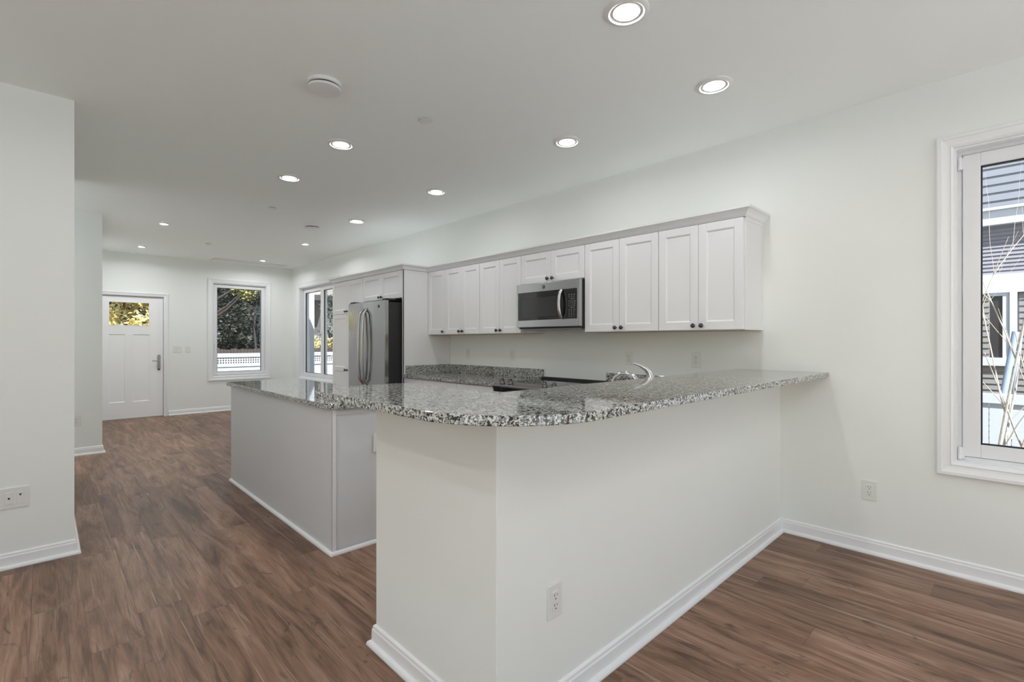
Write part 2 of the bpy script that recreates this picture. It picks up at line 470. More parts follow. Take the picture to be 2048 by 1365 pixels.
BASEP = [(0, 0), (0.030, 0), (0.030, 0.008), (0.026, 0.016), (0.014, 0.021), (0.013, 0.066), (0.010, 0.072), (0.009, 0.082), (0.004, 0.087), (0, 0.088)]
def baseboard(name, path, side, label):
    mb = MB().sweep(path, BASEP, side)
    return struct(name, mb, 'trim_white', label, 'baseboard')
baseboard('baseboard_right', [(XW, YP), (XW, YB)], -1, 'white baseboard along the right wall below the near window')
baseboard('baseboard_peninsula', [(XW, YP), (XP, YP), (XP, 1.893), (XP+0.125, 1.893)], 1, 'white baseboard wrapping the half wall below the bar')
baseboard('baseboard_left', [(XL, Y1), (0.139, Y1), (0.139, 5.95), (XL, 5.95)], -1, 'white baseboard around the nearest left wall')
baseboard('baseboard_entry', [(XL, Y2), (0.497, Y2), (0.497, YF)], -1, 'white baseboard on the wall left of the front door')
baseboard('baseboard_far', [(1.57, YF), (XW, YF), (XW, 6.78)], -1, 'white baseboard on the far wall right of the front door')

# ------------------------------------------------------------------ windows
CASING = [(0, 0), (0, 0.012), (0.010, 0.017), (0.014, 0.013), (0.030, 0.015), (0.050, 0.020), (0.054, 0.024), (0.072, 0.024), (0.078, 0.018), (0.078, 0)]
CAS_W = 0.078
def casing(parent, w, h, scale=1.0, legs_to_floor=False):
    prof = [(d*scale, t) for d, t in CASING]
    pl = lambda u, v, t: (u, -t, v)
    if legs_to_floor:
        mb = MB().sweep([(0, 0), (0, h), (w, h), (w, 0)], prof, 1, False, pl)
    else:
        mb = MB().sweep([(0, 0), (0, h), (w, h), (w, 0)], prof, 1, True, pl)
    return put('window_casing' if not legs_to_floor else 'door_casing', mb, 'trim_white', parent, label='white moulded casing')
def window(n, label, loc, rz, w, h, depth, sashes, fr, sw, cas_scale, hinges=(), handles=(), thick=0.2):
    """local: opening x 0..w, z 0..h, room wall face at y=0, outdoors +y"""
    t = thing('window_%d' % n, label, 'window', loc, rz, kind='structure')
    casing(t, w, h, cas_scale)
    e = 0.012
    mb = MB()   # jamb lining
    mb.box(0, e, 0, depth, 0, h).box(w-e, w, 0, depth, 0, h).box(e, w-e, 0, depth, 0, e).box(e, w-e, 0, depth, h-e, h)
    put('window_jamb', mb, 'trim_white', t)
    f0, f1 = depth, thick
    mb = MB()
    mb.box(0, fr, f0, f1, 0, h).box(w-fr, w, f0, f1, 0, h).box(fr, w-fr, f0, f1, 0, fr).box(fr, w-fr, f0, f1, h-fr, h)
    for i in range(1, len(sashes)):
        mb.box(sashes[i][0]-0.02, sashes[i][0]+0.02, f0, f1, fr, h-fr)
    put('window_frame', mb, 'vinyl_white', t, bevel=0.003)
    for (x0, x1) in sashes:
        s0 = depth - 0.012; s1 = depth + 0.06
        zz0, zz1 = fr + 0.004, h - fr - 0.004
        a, b = x0 + 0.004, x1 - 0.004
        mb = MB()
        mb.box(a, a+sw, s0, s1, zz0, zz1).box(b-sw, b, s0, s1, zz0, zz1).box(a+sw, b-sw, s0, s1, zz0, zz0+sw).box(a+sw, b-sw, s0, s1, zz1-sw, zz1)
        sash = put('window_sash', mb, 'vinyl_white', t, bevel=0.004)
        g = MB(); q = 0.007; ga, gb, gz0, gz1 = a+sw, b-sw, zz0+sw, zz1-sw
        g.box(ga, ga+q, s0+0.012, s0+0.03, gz0, gz1).box(gb-q, gb, s0+0.012, s0+0.03, gz0, gz1)
        g.box(ga, gb, s0+0.012, s0+0.03, gz0, gz0+q).box(ga, gb, s0+0.012, s0+0.03, gz1-q, gz1)
        put('gasket', g, 'gasket', sash)
        put('pane', MB().box(ga+0.001, gb-0.001, s0+0.018, s0+0.024, gz0+0.001, gz1-0.001), 'window_glass', sash)
    for hx, hz in hinges:
        mb = MB().tube([(hx, depth-0.020, hz-0.035), (hx, depth-0.020, hz+0.035)], 0.009, 12).box(hx-0.012, hx+0.018, depth-0.014, depth-0.006, hz-0.03, hz+0.03)
        put('hinge', mb, 'vinyl_white', t, label='white window hinge')
    for hx, hz in handles:
        mb = MB().box(hx-0.014, hx+0.014, depth-0.022, depth-0.012, hz-0.035, hz+0.035).tube([(hx, depth-0.022, hz), (hx, depth-0.05, hz)], 0.009, 10).box(hx-0.010, hx+0.010, depth-0.058, depth-0.045, hz-0.11, hz+0.012)
        put('window_handle', mb, 'vinyl_white', t, bevel=0.003, label='white turn handle')
    return t
window(1, 'white casement window near the camera looking out at grey siding', (XW, W1[1], W1[2]), RW, W1[1]-W1[0], W1[3]-W1[2], 0.072,
       [(0.030, W1[1]-W1[0]-0.030)], 0.030, 0.072, 0.90, hinges=[(0.024, 1.66), (0.024, 0.05)], thick=0.15)
w2w = W2[1]-W2[0]
window(2, 'white two-sash window on the kitchen wall beyond the fridge', (XW, W2[1], W2[2]), RW, w2w, W2[3]-W2[2], 0.085,
       [(0.035, w2w/2), (w2w/2, w2w-0.035)], 0.035, 0.062, 1.35, handles=[(w2w/2-0.035, 0.85)], thick=0.15)
window(3, 'white tilt window on the far wall showing dark trees', (W3[0], YF, W3[2]), 0, W3[1]-W3[0], W3[3]-W3[2], 0.055,
       [(0.020, W3[1]-W3[0]-0.020)], 0.022, 0.058, 1.0, hinges=[(W3[1]-W3[0]-0.014, 0.05)], handles=[(0.050, 0.60)])

t = thing('added_glass_door', 'wide white-framed glass door added unseen behind the camera for daylight', 'patio door', (D2[1], YB, 0.0), math.pi, kind='structure')  # unseen opening, added so sky and sun fill the room
w_ = D2[1] - D2[0]
casing(t, w_, D2[3], 0.9, True)
put('door_frame', MB().box(0, 0.05, 0.06, 0.16, 0, 2.36).box(w_-0.05, w_, 0.06, 0.16, 0, 2.36).box(0.05, w_-0.05, 0.06, 0.16, 2.31, 2.36).box(0.05, w_-0.05, 0.06, 0.16, 0, 0.05), 'vinyl_white', t)
for k in range(4):
    a = 0.055 + k*(w_-0.11)/4; b = a + (w_-0.11)/4 - 0.004
    f = put('glazed_leaf', MB().box(a, a+0.06, 0.08, 0.13, 0.052, 2.308).box(b-0.06, b, 0.08, 0.13, 0.052, 2.308).box(a+0.06, b-0.06, 0.08, 0.13, 0.052, 0.13).box(a+0.06, b-0.06, 0.08, 0.13, 2.24, 2.308), 'vinyl_white', t)
    put('pane', MB().box(a+0.06, b-0.06, 0.102, 0.108, 0.13, 2.24), 'window_glass', f)
struct('added_patio', MB().box(XL-0.25, 8, YB-12, YB-0.25, -0.25, -0.05), 'bounce_concrete', 'pale concrete slab added behind the house to bounce sunlight indoors', 'added_patio')  # added slab, bounces sunlight through the back glazing onto the ceiling

def added_window(n, label, W, cols):  # unseen windows added to bring in daylight from the left
    w_ = W[1]-W[0]
    window(n, label, (XL, W[0], W[2]), math.pi/2, w_, W[3]-W[2], 0.072, [(0.03 + k*(w_-0.06)/cols, 0.03 + (k+1)*(w_-0.06)/cols) for k in range(cols)], 0.03, 0.06, 0.9)
added_window(4, 'wide white window band added unseen left of the camera for daylight', W5, 3)
added_window(5, 'unseen white window added for daylight at the stair hall on the left', W6, 1)
struct('added_terrace', MB().box(-12, XL-0.25, -8, 12, -0.35, -0.15), 'bounce_concrete', 'pale concrete slab added left of the house to bounce sunlight indoors', 'added_patio')  # added slab, throws sunlight up through the left windows

# ------------------------------------------------------------------ front door
d = thing('door_1', 'white front door with small top window and two tall panels', 'door', (0.585, YF, 0.0), 0, kind='structure')
DW, DH = 0.914, 2.032
mb = MB()
Y0 = 0.030
gx0, gx1, gz0, gz1 = 0.182, 0.728, 1.545, 1.945
px = [(0.182, 0.398), (0.498, 0.728)]; pz0, pz1 = 0.28, 1.405
T0, T1 = Y0, Y0+0.044
mb.box(0, gx0, T0, T1, 0.012, DH).box(gx1, DW, T0, T1, 0.012, DH).box(gx0, gx1, T0, T1, gz1, DH).box(gx0, gx1, T0, T1, pz1, gz0)
mb.box(gx0, gx1, T0, T1, 0.012, pz0).box(px[0][1], px[1][0], T0, T1, pz0, pz1)
put('door_slab', mb, 'door_white', d)
for a, b in px:
    m2 = MB(); c = 0.014
    v = [(a, T0, pz0), (b, T0, pz0), (b, T0, pz1), (a, T0, pz1), (a+c, T0+0.010, pz0+c), (b-c, T0+0.010, pz0+c), (b-c, T0+0.010, pz1-c), (a+c, T0+0.010, pz1-c)]
    vs = [m2.bm.verts.new(p) for p in v]
    for f in ((0,1,5,4),(1,2,6,5),(2,3,7,6),(3,0,4,7),(4,5,6,7)): m2.bm.faces.new([vs[i] for i in f])
    m2.box(a, b, T0+0.0105, T1, pz0, pz1)
    put('door_panel', m2, 'door_white', d)
g = MB(); q = 0.012
g.box(gx0, gx0+q, T0-0.004, T0+0.02, gz0, gz1).box(gx1-q, gx1, T0-0.004, T0+0.02, gz0, gz1).box(gx0+q, gx1-q, T0-0.004, T0+0.02, gz0, gz0+q).box(gx0+q, gx1-q, T0-0.004, T0+0.02, gz1-q, gz1)
put('glazing_bead', g, 'door_white', d, bevel=0.002)
put('pane', MB().box(gx0+q, gx1-q, T0+0.015, T0+0.021, gz0+q, gz1-q), 'window_glass', d)
pts = [(0.655 + 0.035*math.cos(a), 1.625 + 0.040*math.sin(a)) for a in [math.pi + k*math.pi/12 for k in range(13)]]
stk = put('sticker', MB().prism(pts, T0+0.0105, T0+0.0148, 'y'), 'sticker_dark', d, label='small dark half-round sticker on the glass')
put('sticker_text', MB().box(0.628, 0.682, T0+0.0095, T0+0.0106, 1.612, 1.617).box(0.636, 0.674, T0+0.0095, T0+0.0106, 1.602, 1.606), 'keypad_mark', stk)
# lock plate with lever, turn and keyhole
hp = [(0.853 + 0.024*math.cos(a), (1.036 if k < 13 else 0.812) + 0.024*math.sin(a)) for k, a in enumerate([i*math.pi/12 for i in range(13)] + [math.pi + i*math.pi/12 for i in range(13)])]
hd = put('door_handle', MB().prism(hp, T0-0.008, T0, 'y'), 'nickel', d, bevel=0.002, label='brushed metal lever set with long back plate')
put('lever', MB().tube([(0.853, T0-0.008, 0.955), (0.853, T0-0.045, 0.955), (0.84, T0-0.052, 0.955), (0.755, T0-0.050, 0.958)], 0.008, 12), 'nickel', hd, smooth=True)
put('thumb_turn', MB().tube([(0.853, T0-0.008, 0.87), (0.853, T0-0.02, 0.87)], 0.013, 16).box(0.849, 0.857, T0-0.034, T0-0.018, 0.852, 0.888), 'nickel', hd)
put('keyhole', MB().tube([(0.853, T0-0.008, 0.81), (0.853, T0-0.014, 0.81)], 0.012, 16), 'knob_metal', hd)
for hz in (0.25, 1.02, 1.80):
    put('door_hinge', MB().tube([(-0.004, T0-0.004, hz-0.05), (-0.004, T0-0.004, hz+0.05)], 0.006, 10), 'nickel', d)
mb = MB().box(-0.010, 0.0-0.003, 0, 0.2, 0, 2.062).box(DW+0.003+0.002, DW+0.008, 0, 0.2, 0, 2.062).box(-0.01, DW+0.008, 0, 0.2, 2.040, 2.062)
put('door_jamb', mb, 'trim_white', d)
cs = casing(d, DW+0.008, 2.05, 0.75, True)
put('threshold', MB().prism([(0.0, -0.0), (0.0, 0.006), (0.02, 0.012), (0.16, 0.012), (0.2, 0.0)], 0, DW, 'x'), 'threshold_metal', d)
put('weather_strip', MB().box(DW+0.0005, DW+0.003, T0+0.008, T1, 0.01, DH+0.004).box(0, DW, T0+0.008, T1, DH+0.002, DH+0.008), 'gasket', d)

# ------------------------------------------------------------------ outlets and switches
def plate(t, w, h):
    return put('cover_plate', MB().box(-w/2, w/2, -0.006, 0, -h/2, h/2), 'plate_white', t, bevel=0.003)
def outlet(loc, rz, label):
    t = thing('wall_outlet', label, 'outlet', loc, rz, group='duplex wall outlets')
    plate(t, 0.074, 0.120)
    r = put('receptacle', MB().box(-0.0168, 0.0168, -0.0085, -0.005, -0.034, 0.034), 'plate_white', t, bevel=0.0015)
    for zc in (0.017, -0.017):
        s = MB().box(-0.0080, -0.0056, -0.0089, -0.0070, zc-0.0005, zc+0.009).box(0.0056, 0.0076, -0.0089, -0.0070, zc+0.0005, zc+0.008)
        s.lathe([(0, -0.0089), (0.0027, -0.0089), (0.0027, -0.0070), (0, -0.0070)], Matrix.Translation((0, 0, zc-0.0085)) @ Matrix.Rotation(0, 4, 'X') @ Matrix(((1,0,0,0),(0,0,1,0),(0,1,0,0),(0,0,0,1))), 10)
        put('slots', s, 'slot_dark', r)
    for zc in (0.0485, -0.0485):
        put('screw', MB().tube([(0, -0.0055, zc), (0, -0.0073, zc)], 0.0032, 10), 'plate_white', t)
    return t
outlet((XW, 1.725, 1.145), RW, 'white wall outlet above the sink side counter, rightmost under the wall cabinets')
outlet((XW, 2.320, 1.145), RW, 'white wall outlet directly behind the faucet tip')
outlet((XW, 3.765, 1.145), RW, 'white wall outlet just left of the microwave above the left counter')
outlet((XW, 4.520, 1.145), RW, 'white wall outlet nearest the fridge side panel')
outlet((XW, 0.632, 0.383), RW, 'white wall outlet low on the right wall beside the near window')
outlet((1.290, YP, 0.383), 0, 'white wall outlet low on the half wall under the bar')
outlet((1.560, 2.862, 0.640), 0, 'white wall outlet on the island end, half hidden by the half wall')
outlet((0.272, Y2, 0.395), 0, 'white wall outlet on the wall left of the front door')
t = thing('data_jack_plate', 'white double jack plate low on the nearest left wall', 'jack plate', (-0.115, Y1, 0.396), 0)
plate(t, 0.119, 0.119)
for xo, hz in ((-0.023, 0.0), (0.023, 0.016)):
    r = put('jack_insert', MB().box(xo-0.0165, xo+0.0165, -0.0085, -0.005, -0.034, 0.034), 'plate_white', t, bevel=0.0015)
    put('jack_port', MB().prism([(xo-0.006, hz+0.004), (xo+0.006, hz+0.004), (xo+0.002, hz-0.006), (xo-0.002, hz-0.006)], -0.0092, -0.007, 'y'), 'slot_dark', r)
def switchp(loc, gangs, label, name='light_switch'):
    t = thing(name, label, 'switch', loc, 0)
    plate(t, 0.073 + 0.046*(gangs-1), 0.120)
    for g_ in range(gangs):
        xo = (g_ - (gangs-1)/2) * 0.046
        r = put('rocker', MB().prism([(-0.0085, -0.033), (-0.006, -0.033), (-0.006, 0.033), (-0.0115, 0.033), (-0.0095, 0.0)], xo-0.0162, xo+0.0162, 'x'), 'plate_white', t)
    return t
switchp((1.697, YF, 1.150), 2, 'white two-gang light switch next to the front door casing')
switchp((1.857, YF, 1.150), 1, 'white single light switch between the two-gang switch and the far window')

# ------------------------------------------------------------------ cabinets
def door_mesh(w, h, fr=0.056, t=0.020):
    """shaker door, front at y=0, thickness towards +y, origin lower left"""
    mb = MB(); c = 0.010; dp = 0.008
    a, b, z0, z1 = fr, w-fr, fr, h-fr
    mb.box(0, fr, 0, t, 0, h).box(w-fr, w, 0, t, 0, h).box(fr, w-fr, 0, t, 0, fr).box(fr, w-fr, 0, t, h-fr, h)
    v = [(a,0.001,z0),(b,0.001,z0),(b,0.001,z1),(a,0.001,z1),(a+c,dp,z0+c),(b-c,dp,z0+c),(b-c,dp,z1-c),(a+c,dp,z1-c)]
    v = [(x, y, z) for x, y, z in v]
    vs = [mb.bm.verts.new(p) for p in v]
    for f in ((0,1,5,4),(1,2,6,5),(2,3,7,6),(3,0,4,7),(4,5,6,7)): mb.bm.faces.new([vs[i] for i in f])
    mb.box(a, b, dp+0.001, t, z0, z1)
    return mb
KNOB = MB().lathe([(0, 0), (0.007, 0), (0.006, 0.010), (0.0065, 0.013), (0.014, 0.017), (0.0165, 0.022), (0.015, 0.027), (0.008, 0.030), (0, 0.031)], Matrix.Rotation(math.pi/2, 4, 'X'), 20).mesh('knob')
def knob(parent, x, z):
    o = put('knob', KNOB, 'knob_metal', parent, smooth=True, loc=(x, 0, z), label='dark metal round knob')
def rail_door_mesh(w, h, r0, r1, fr=0.056, t=0.020):
    mb = MB(); c = 0.010; dp = 0.008
    mb.box(0, fr, 0, t, 0, h).box(w-fr, w, 0, t, 0, h)
    for a, b in ((0, fr), (r0, r1), (h-fr, h)): mb.box(fr, w-fr, 0, t, a, b)
    for z0, z1 in ((fr, r0), (r1, h-fr)):
        a, b = fr, w-fr
        v = [(a,0.001,z0),(b,0.001,z0),(b,0.001,z1),(a,0.001,z1),(a+c,dp,z0+c),(b-c,dp,z0+c),(b-c,dp,z1-c),(a+c,dp,z1-c)]
        vs = [mb.bm.verts.new(p) for p in v]
        for f in ((0,1,5,4),(1,2,6,5),(2,3,7,6),(3,0,4,7),(4,5,6,7)): mb.bm.faces.new([vs[i] for i in f])
        mb.box(a, b, dp+0.001, t, z0, z1)
    return mb
def add_door(t, x, z, w, h, knob_at, name='door'):
    """knob_at: 'l'/'r' + 'b'/'t'"""
    o = put(name, door_mesh(w, h), 'cabinet_white', t, bevel=0.002, loc=(x, 0, z))
    if knob_at:
        kx = 0.028 if knob_at[0] == 'l' else (w-0.028 if knob_at[0] == 'r' else w/2)
        kz = 0.030 if knob_at[1] == 'b' else (h-0.030 if knob_at[1] == 't' else h/2)
        knob(o, kx, kz)
    return o
def cabinet(name, label, y_hi, y_lo, xf, z0, z1, doors, group=None, depth=None, cols=2, bottom_mat=None):
    """kitchen-wall cabinet: world y from y_hi (left) to y_lo (right), door face at x=xf"""
    w = y_hi - y_lo
    t = thing(name, label, 'cabinet', (xf, y_hi, z0), RW, group)
    D = (XW - xf) if depth is None else depth
    put('body', MB().box(0.0005, w-0.0005, 0.0205, D-0.0005, 0, z1-z0), 'cabinet_white', t, bevel=0.001)
    return t, w
XU = 3.300
def upper(label, y_hi, y_lo, z0=1.366, nd=2, knobs=None):
    z1 = 2.108
    t, w = cabinet('wall_cabinet', label, y_hi, y_lo, XU, z0, z1, nd, group='white wall cabinets')
    h = z1 - z0 - 0.006
    if nd == 2:
        dw = (w - 0.009) / 2
        add_door(t, 0.003, 0.003, dw, h, 'rb'); add_door(t, 0.006 + dw, 0.003, dw, h, 'lb')
    else:
        add_door(t, 0.003, 0.003, w-0.006, h, 'rb')
    put('underside', MB().box(0.002, w-0.002, 0.022, XW-XU-0.002, -0.003, 0.0), 'wood_ply', t)
    return t
ca = upper('white two-door wall cabinet at the right end of the row', 1.860, 1.249)
put('end_panel', MB().box(0.6115, 0.616, 0.022, XW-XU-0.001, 0.0, 0.742)
    .box(0.616, 0.619, 0.022, 0.040, 0.0, 0.742).box(0.616, 0.619, XW-XU-0.020, XW-XU-0.001, 0.0, 0.742).box(0.616, 0.619, 0.040, XW-XU-0.020, 0.0, 0.018).box(0.616, 0.619, 0.040, XW-XU-0.020, 0.722, 0.742), 'cabinet_white', ca, label='framed white side panel')
upper('white two-door wall cabinet just right of the microwave', 2.547, 1.860)
upper('short white wall cabinet directly above the microwave', 3.307, 2.547, z0=1.825)
upper('white two-door wall cabinet just left of the microwave', 3.922, 3.307)
upper('white two-door wall cabinet second from the fridge panel', 4.531, 3.922)
upper('narrow single-door wall cabinet touching the fridge side panel', 4.868, 4.531, nd=1)

# tall fridge side panel
t = thing('fridge_side_panel', 'tall white side panel between fridge and left counter', 'panel', (2.972, 4.890, 0), RW)
put('panel', MB().box(0.0, 0.0195, 0.0, XW-2.972-0.001, 0.0, 2.108).box(-0.018, 0.0195, 0.0, 0.019, 0.0, 2.108), 'cabinet_white', t, bevel=0.001)
put('applied_frame', MB().box(0.0195, 0.0225, 0.0, 0.018, 0, 2.105).box(0.0195, 0.0225, XW-2.972-0.020, XW-2.972-0.001, 1.03, 1.360)
    .box(0.0195, 0.0225, 0.018, 0.305, 2.088, 2.105), 'cabinet_white', t)
# over-fridge cabinet
XT = 2.962
t, w = cabinet('fridge_top_cabinet', 'short white two-door cabinet above the refrigerator', 5.840, 4.909, XT, 1.790, 2.108, 2)
dw = (w-0.009)/2
add_door(t, 0.003, 0.003, dw, 0.312, 'rb'); add_door(t, 0.006+dw, 0.003, dw, 0.312, 'lb')
# pantry
t, w = cabinet('pantry_cabinet', 'tall white pantry cabinet left of the refrigerator', 6.750, 5.842, XT, 0.0, 2.108, 2)
dw = (w-0.009)/2
add_door(t, 0.003, 1.662, dw, 0.442, 'rb'); add_door(t, 0.006+dw, 1.662, dw, 0.442, 'lb')
for x0, kx in ((0.003, dw-0.028), (0.006+dw, 0.028)):
    o = put('door', rail_door_mesh(dw, 1.541, 0.765, 0.821), 'cabinet_white', t, bevel=0.0015, loc=(x0, 0, 0.115))
    knob(o, kx, 0.785)

# crown moulding
CR = [(0, 2.1085), (0.006, 2.1085), (0.010, 2.114), (0.014, 2.117), (0.022, 2.134), (0.036, 2.149), (0.044, 2.154), (0.050, 2.156), (0.050, 2.171), (0, 2.171)]
XB = XU + 0.010
mb = MB().sweep([(XW-0.0005, 1.245), (XB, 1.245), (XB, 4.867), (2.968, 4.867), (2.968, 6.752), (XW-0.0005, 6.752)], CR, 1)
mb.box(XB, XW-0.0005, 1.246, 4.867, 2.160, 2.170).box(2.968, XW-0.0005, 4.867, 6.752, 2.160, 2.170)
tag(put('crown_moulding', mb, 'cabinet_white'), 'white crown moulding running along the tops of all the cabinets', 'moulding')

# base cabinets, kitchen wall, left of range
XBF = 2.972
def base_cab(label, y_hi, y_lo, xf=XBF, drawer=True, nd=2):
    t, w = cabinet('base_cabinet', label, y_hi, y_lo, xf, 0.0, 0.878, nd, group='white base cabinets')
    # toe kick is recessed: body mesh already sits behind the doors
    dw = (w-0.009)/2 if nd == 2 else w-0.006
    put('drawer', MB().box(0.003, w-0.003, 0, 0.020, 0.722, 0.868), 'cabinet_white', t, bevel=0.0015)
    kn = bpy.data.objects.new('knob', KNOB); COL.objects.link(kn); kn.parent = t.children[-1]; kn.location = (w/2, 0, 0.795)
    add_door(t, 0.003, 0.110, dw, 0.606, 'rt')
    if nd == 2: add_door(t, 0.006+dw, 0.110, dw, 0.606, 'lt')
    return t
base_cab('narrow white base cabinet nearest the fridge panel', 4.868, 4.497, nd=1)
base_cab('white base cabinet in the middle of the left counter', 4.496, 3.884)
base_cab('white base cabinet just left of the range', 3.883, 3.311)
base_cab('white base cabinet in the corner right of the range', 2.543, 1.905)

# ------------------------------------------------------------------ granite slabs
def rounded(pts):
    """pts: (x, y, r); returns polygon with rounded corners"""
    out = []; n = len(pts)
    for i, (x, y, r) in enumerate(pts):
        if r <= 0: out.append((x, y)); continue
        p = Vector((x, y)); a = Vector(pts[i-1][:2]); b = Vector(pts[(i+1) % n][:2])
        u = (a-p).normalized(); v = (b-p).normalized()
        ang = u.angle(v); t_ = r / math.tan(ang/2)
        c = p + (u+v).normalized() * (r / math.sin(ang/2))
        s0 = p + u*t_; s1 = p + v*t_
        a0 = math.atan2(s0.y-c.y, s0.x-c.x); a1 = math.atan2(s1.y-c.y, s1.x-c.x)
        dd = (a1-a0+math.pi) % (2*math.pi) - math.pi
        k = max(4, int(abs(dd)/math.radians(5)))
        for j in range(k+1):
            q = a0 + dd*j/k; out.append((c.x + r*math.cos(q), c.y + r*math.sin(q)))
    return out
def slab(name, label, cat, poly, z0, z1, parent=None):
    mb = MB().prism(poly, z0, z1)
    o = put(name, mb, 'granite', parent, bevel=0.003)
    if parent is None: tag(o, label, cat)
    return o
slab('bar_top', 'raised speckled granite bar top with rounded corner on the half wall', 'bar top',
     rounded([(XW-0.0005, 0.845, 0), (XW-0.0005, 1.412, 0), (1.262, 1.412, 0.01), (1.262, 2.060, 0.06), (0.790, 2.060, 0.12), (0.790, 0.845, 0.37)]), 1.0600, 1.0895)
slab('island_countertop', 'speckled granite top of the kitchen island', 'countertop',
     rounded([(1.222, 2.825, 0.10), (1.222, 5.085, 0.02), (1.862, 5.085, 0.02), (1.862, 2.825, 0.06)]), 0.880, 0.912)
ct = slab('countertop', 'speckled granite counter between fridge panel and range', 'countertop',
     [(2.948, 3.309), (2.948, 4.866), (XW-0.0005, 4.866), (XW-0.0005, 3.309)], 0.880, 0.910)
ct['group'] = 'granite counters along the kitchen wall'
put('backsplash', MB().box(XW-0.021, XW-0.0005, 3.309, 4.866, 0.9102, 1.009).box(2.990, XW-0.021, 4.846, 4.866, 0.9102, 1.009), 'granite', ct, bevel=0.002, label='dark speckled granite upstand')
# corner counter with sink cut-out
mb = MB()
sx0, sx1, sy0, sy1 = 2.20, 2.86, 1.52, 1.86
X0, X1, Ya, Yb = 1.147, XW-0.0005, 1.256, 1.900
mb.box(X0, sx0, Ya, Yb, 0.880, 0.910).box(sx1, X1, Ya, Yb, 0.880, 0.910).box(sx0, sx1, Ya, sy0, 0.880, 0.910).box(sx0, sx1, sy1, Yb, 0.880, 0.910)
mb.box(2.948, X1, Yb, 2.545, 0.880, 0.910)
ct2 = tag(put('countertop', mb, 'granite'), 'lower granite counter behind the bar holding the sink', 'countertop', 'granite counters along the kitchen wall')
put('backsplash', MB().box(XW-0.021, XW-0.0005, 1.4, 2.545, 0.9102, 1.009), 'granite', ct2, bevel=0.002, label='dark speckled granite upstand')
# cabinets under the sink counter (face the range side)
def pen_cab(label, x_hi, x_lo):
    w = x_hi - x_lo
    t = thing('base_cabinet', label, 'cabinet', (x_hi, 1.878, 0.0), math.pi, group='white base cabinets')
    put('body', MB().box(0.0005, w-0.0005, 0.0205, 0.60, 0, 0.70).box(0.0005, w-0.0005, 0.0205, 0.04, 0.70, 0.878), 'cabinet_white', t)
    dw = (w-0.009)/2
    add_door(t, 0.003, 0.110, dw, 0.758, 'rt'); add_door(t, 0.006+dw, 0.110, dw, 0.758, 'lt')
pen_cab('white base cabinet under the sink behind the half wall', 2.940, 2.050)
pen_cab('white base cabinet at the open end behind the half wall', 2.048, 1.150)

# sink
t = thing('kitchen_sink', 'stainless steel sink let into the lower counter behind the bar', 'sink', (2.53, 1.69, 0.70), 0)
mb = MB(); a, b, c_, d_ = -0.325, 0.325, -0.165, 0.165; th = 0.004
mb.box(a, b, c_, d_, 0.005, 0.009).box(a, a+th, c_, d_, 0.009, 0.200).box(b-th, b, c_, d_, 0.009, 0.200).box(a+th, b-th, c_, c_+th, 0.009, 0.200).box(a+th, b-th, d_-th, d_, 0.009, 0.200)
put('bowl', mb, 'steel_flat', t)
put('drain', MB().lathe([(0, 0.0095), (0.04, 0.0095), (0.045, 0.012), (0.045, 0.0092), (0, 0.0092)], None, 24), 'chrome', t)

# faucet: low arc spout, lever on top
FX, FY, FZ = 2.540, 1.488, 0.910
t = thing('faucet', 'chrome single-lever kitchen faucet rising behind the bar', 'faucet', (FX, FY, FZ), 0)
put('base', MB().lathe([(0, 0), (0.030, 0), (0.030, 0.006), (0.024, 0.014), (0.022, 0.11), (0.026, 0.125), (0.026, 0.150), (0.020, 0.170), (0, 0.176)], None, 28), 'chrome', t, smooth=True)
pts = [(0, 0.018, 0.085), (-0.005, 0.060, 0.125), (-0.010, 0.095, 0.166), (-0.014, 0.135, 0.186), (-0.018, 0.180, 0.184), (-0.022, 0.218, 0.160), (-0.024, 0.240, 0.120)]
put('spout', MB().tube(pts, [0.017, 0.0165, 0.016, 0.0155, 0.015, 0.0148, 0.0148], 16), 'chrome', t, smooth=True)
lv = [(0.006, -0.006, 0.160), (0.004, 0.0, 0.190), (-0.012, 0.016, 0.218), (-0.040, 0.040, 0.238), (-0.075, 0.062, 0.252)]
put('lever', MB().tube(lv, [0.023, 0.020, 0.014, 0.009, 0.0065], 14), 'chrome', t, smooth=True)

# ------------------------------------------------------------------ island
t = thing('kitchen_island', 'light grey-white island base with plain panels', 'island', (1.257, 2.867, 0), 0)
IW, IL = 0.560, 2.193
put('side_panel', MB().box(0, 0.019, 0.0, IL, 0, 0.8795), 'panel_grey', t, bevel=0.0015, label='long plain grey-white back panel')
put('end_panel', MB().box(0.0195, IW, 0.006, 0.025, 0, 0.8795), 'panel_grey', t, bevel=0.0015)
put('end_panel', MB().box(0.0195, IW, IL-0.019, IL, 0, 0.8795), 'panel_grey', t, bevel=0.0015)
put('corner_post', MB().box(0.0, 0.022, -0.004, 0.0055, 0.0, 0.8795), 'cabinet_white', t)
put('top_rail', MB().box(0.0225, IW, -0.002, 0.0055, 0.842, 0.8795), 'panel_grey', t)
put('body', MB().box(0.0195, IW-0.02, 0.0255, IL-0.0195, 0.0, 0.8790), 'cabinet_white', t)
SH = [(0, 0), (0.018, 0), (0.018, 0.008), (0.014, 0.016), (0.006, 0.020), (0, 0.021)]
put('shoe_moulding', MB().sweep([(0.0, IL), (0.0, -0.004), (IW, -0.004)], SH, -1), 'trim_white', t, label='thin white moulding at the floor')
dwl = (IL - 0.04) / 3
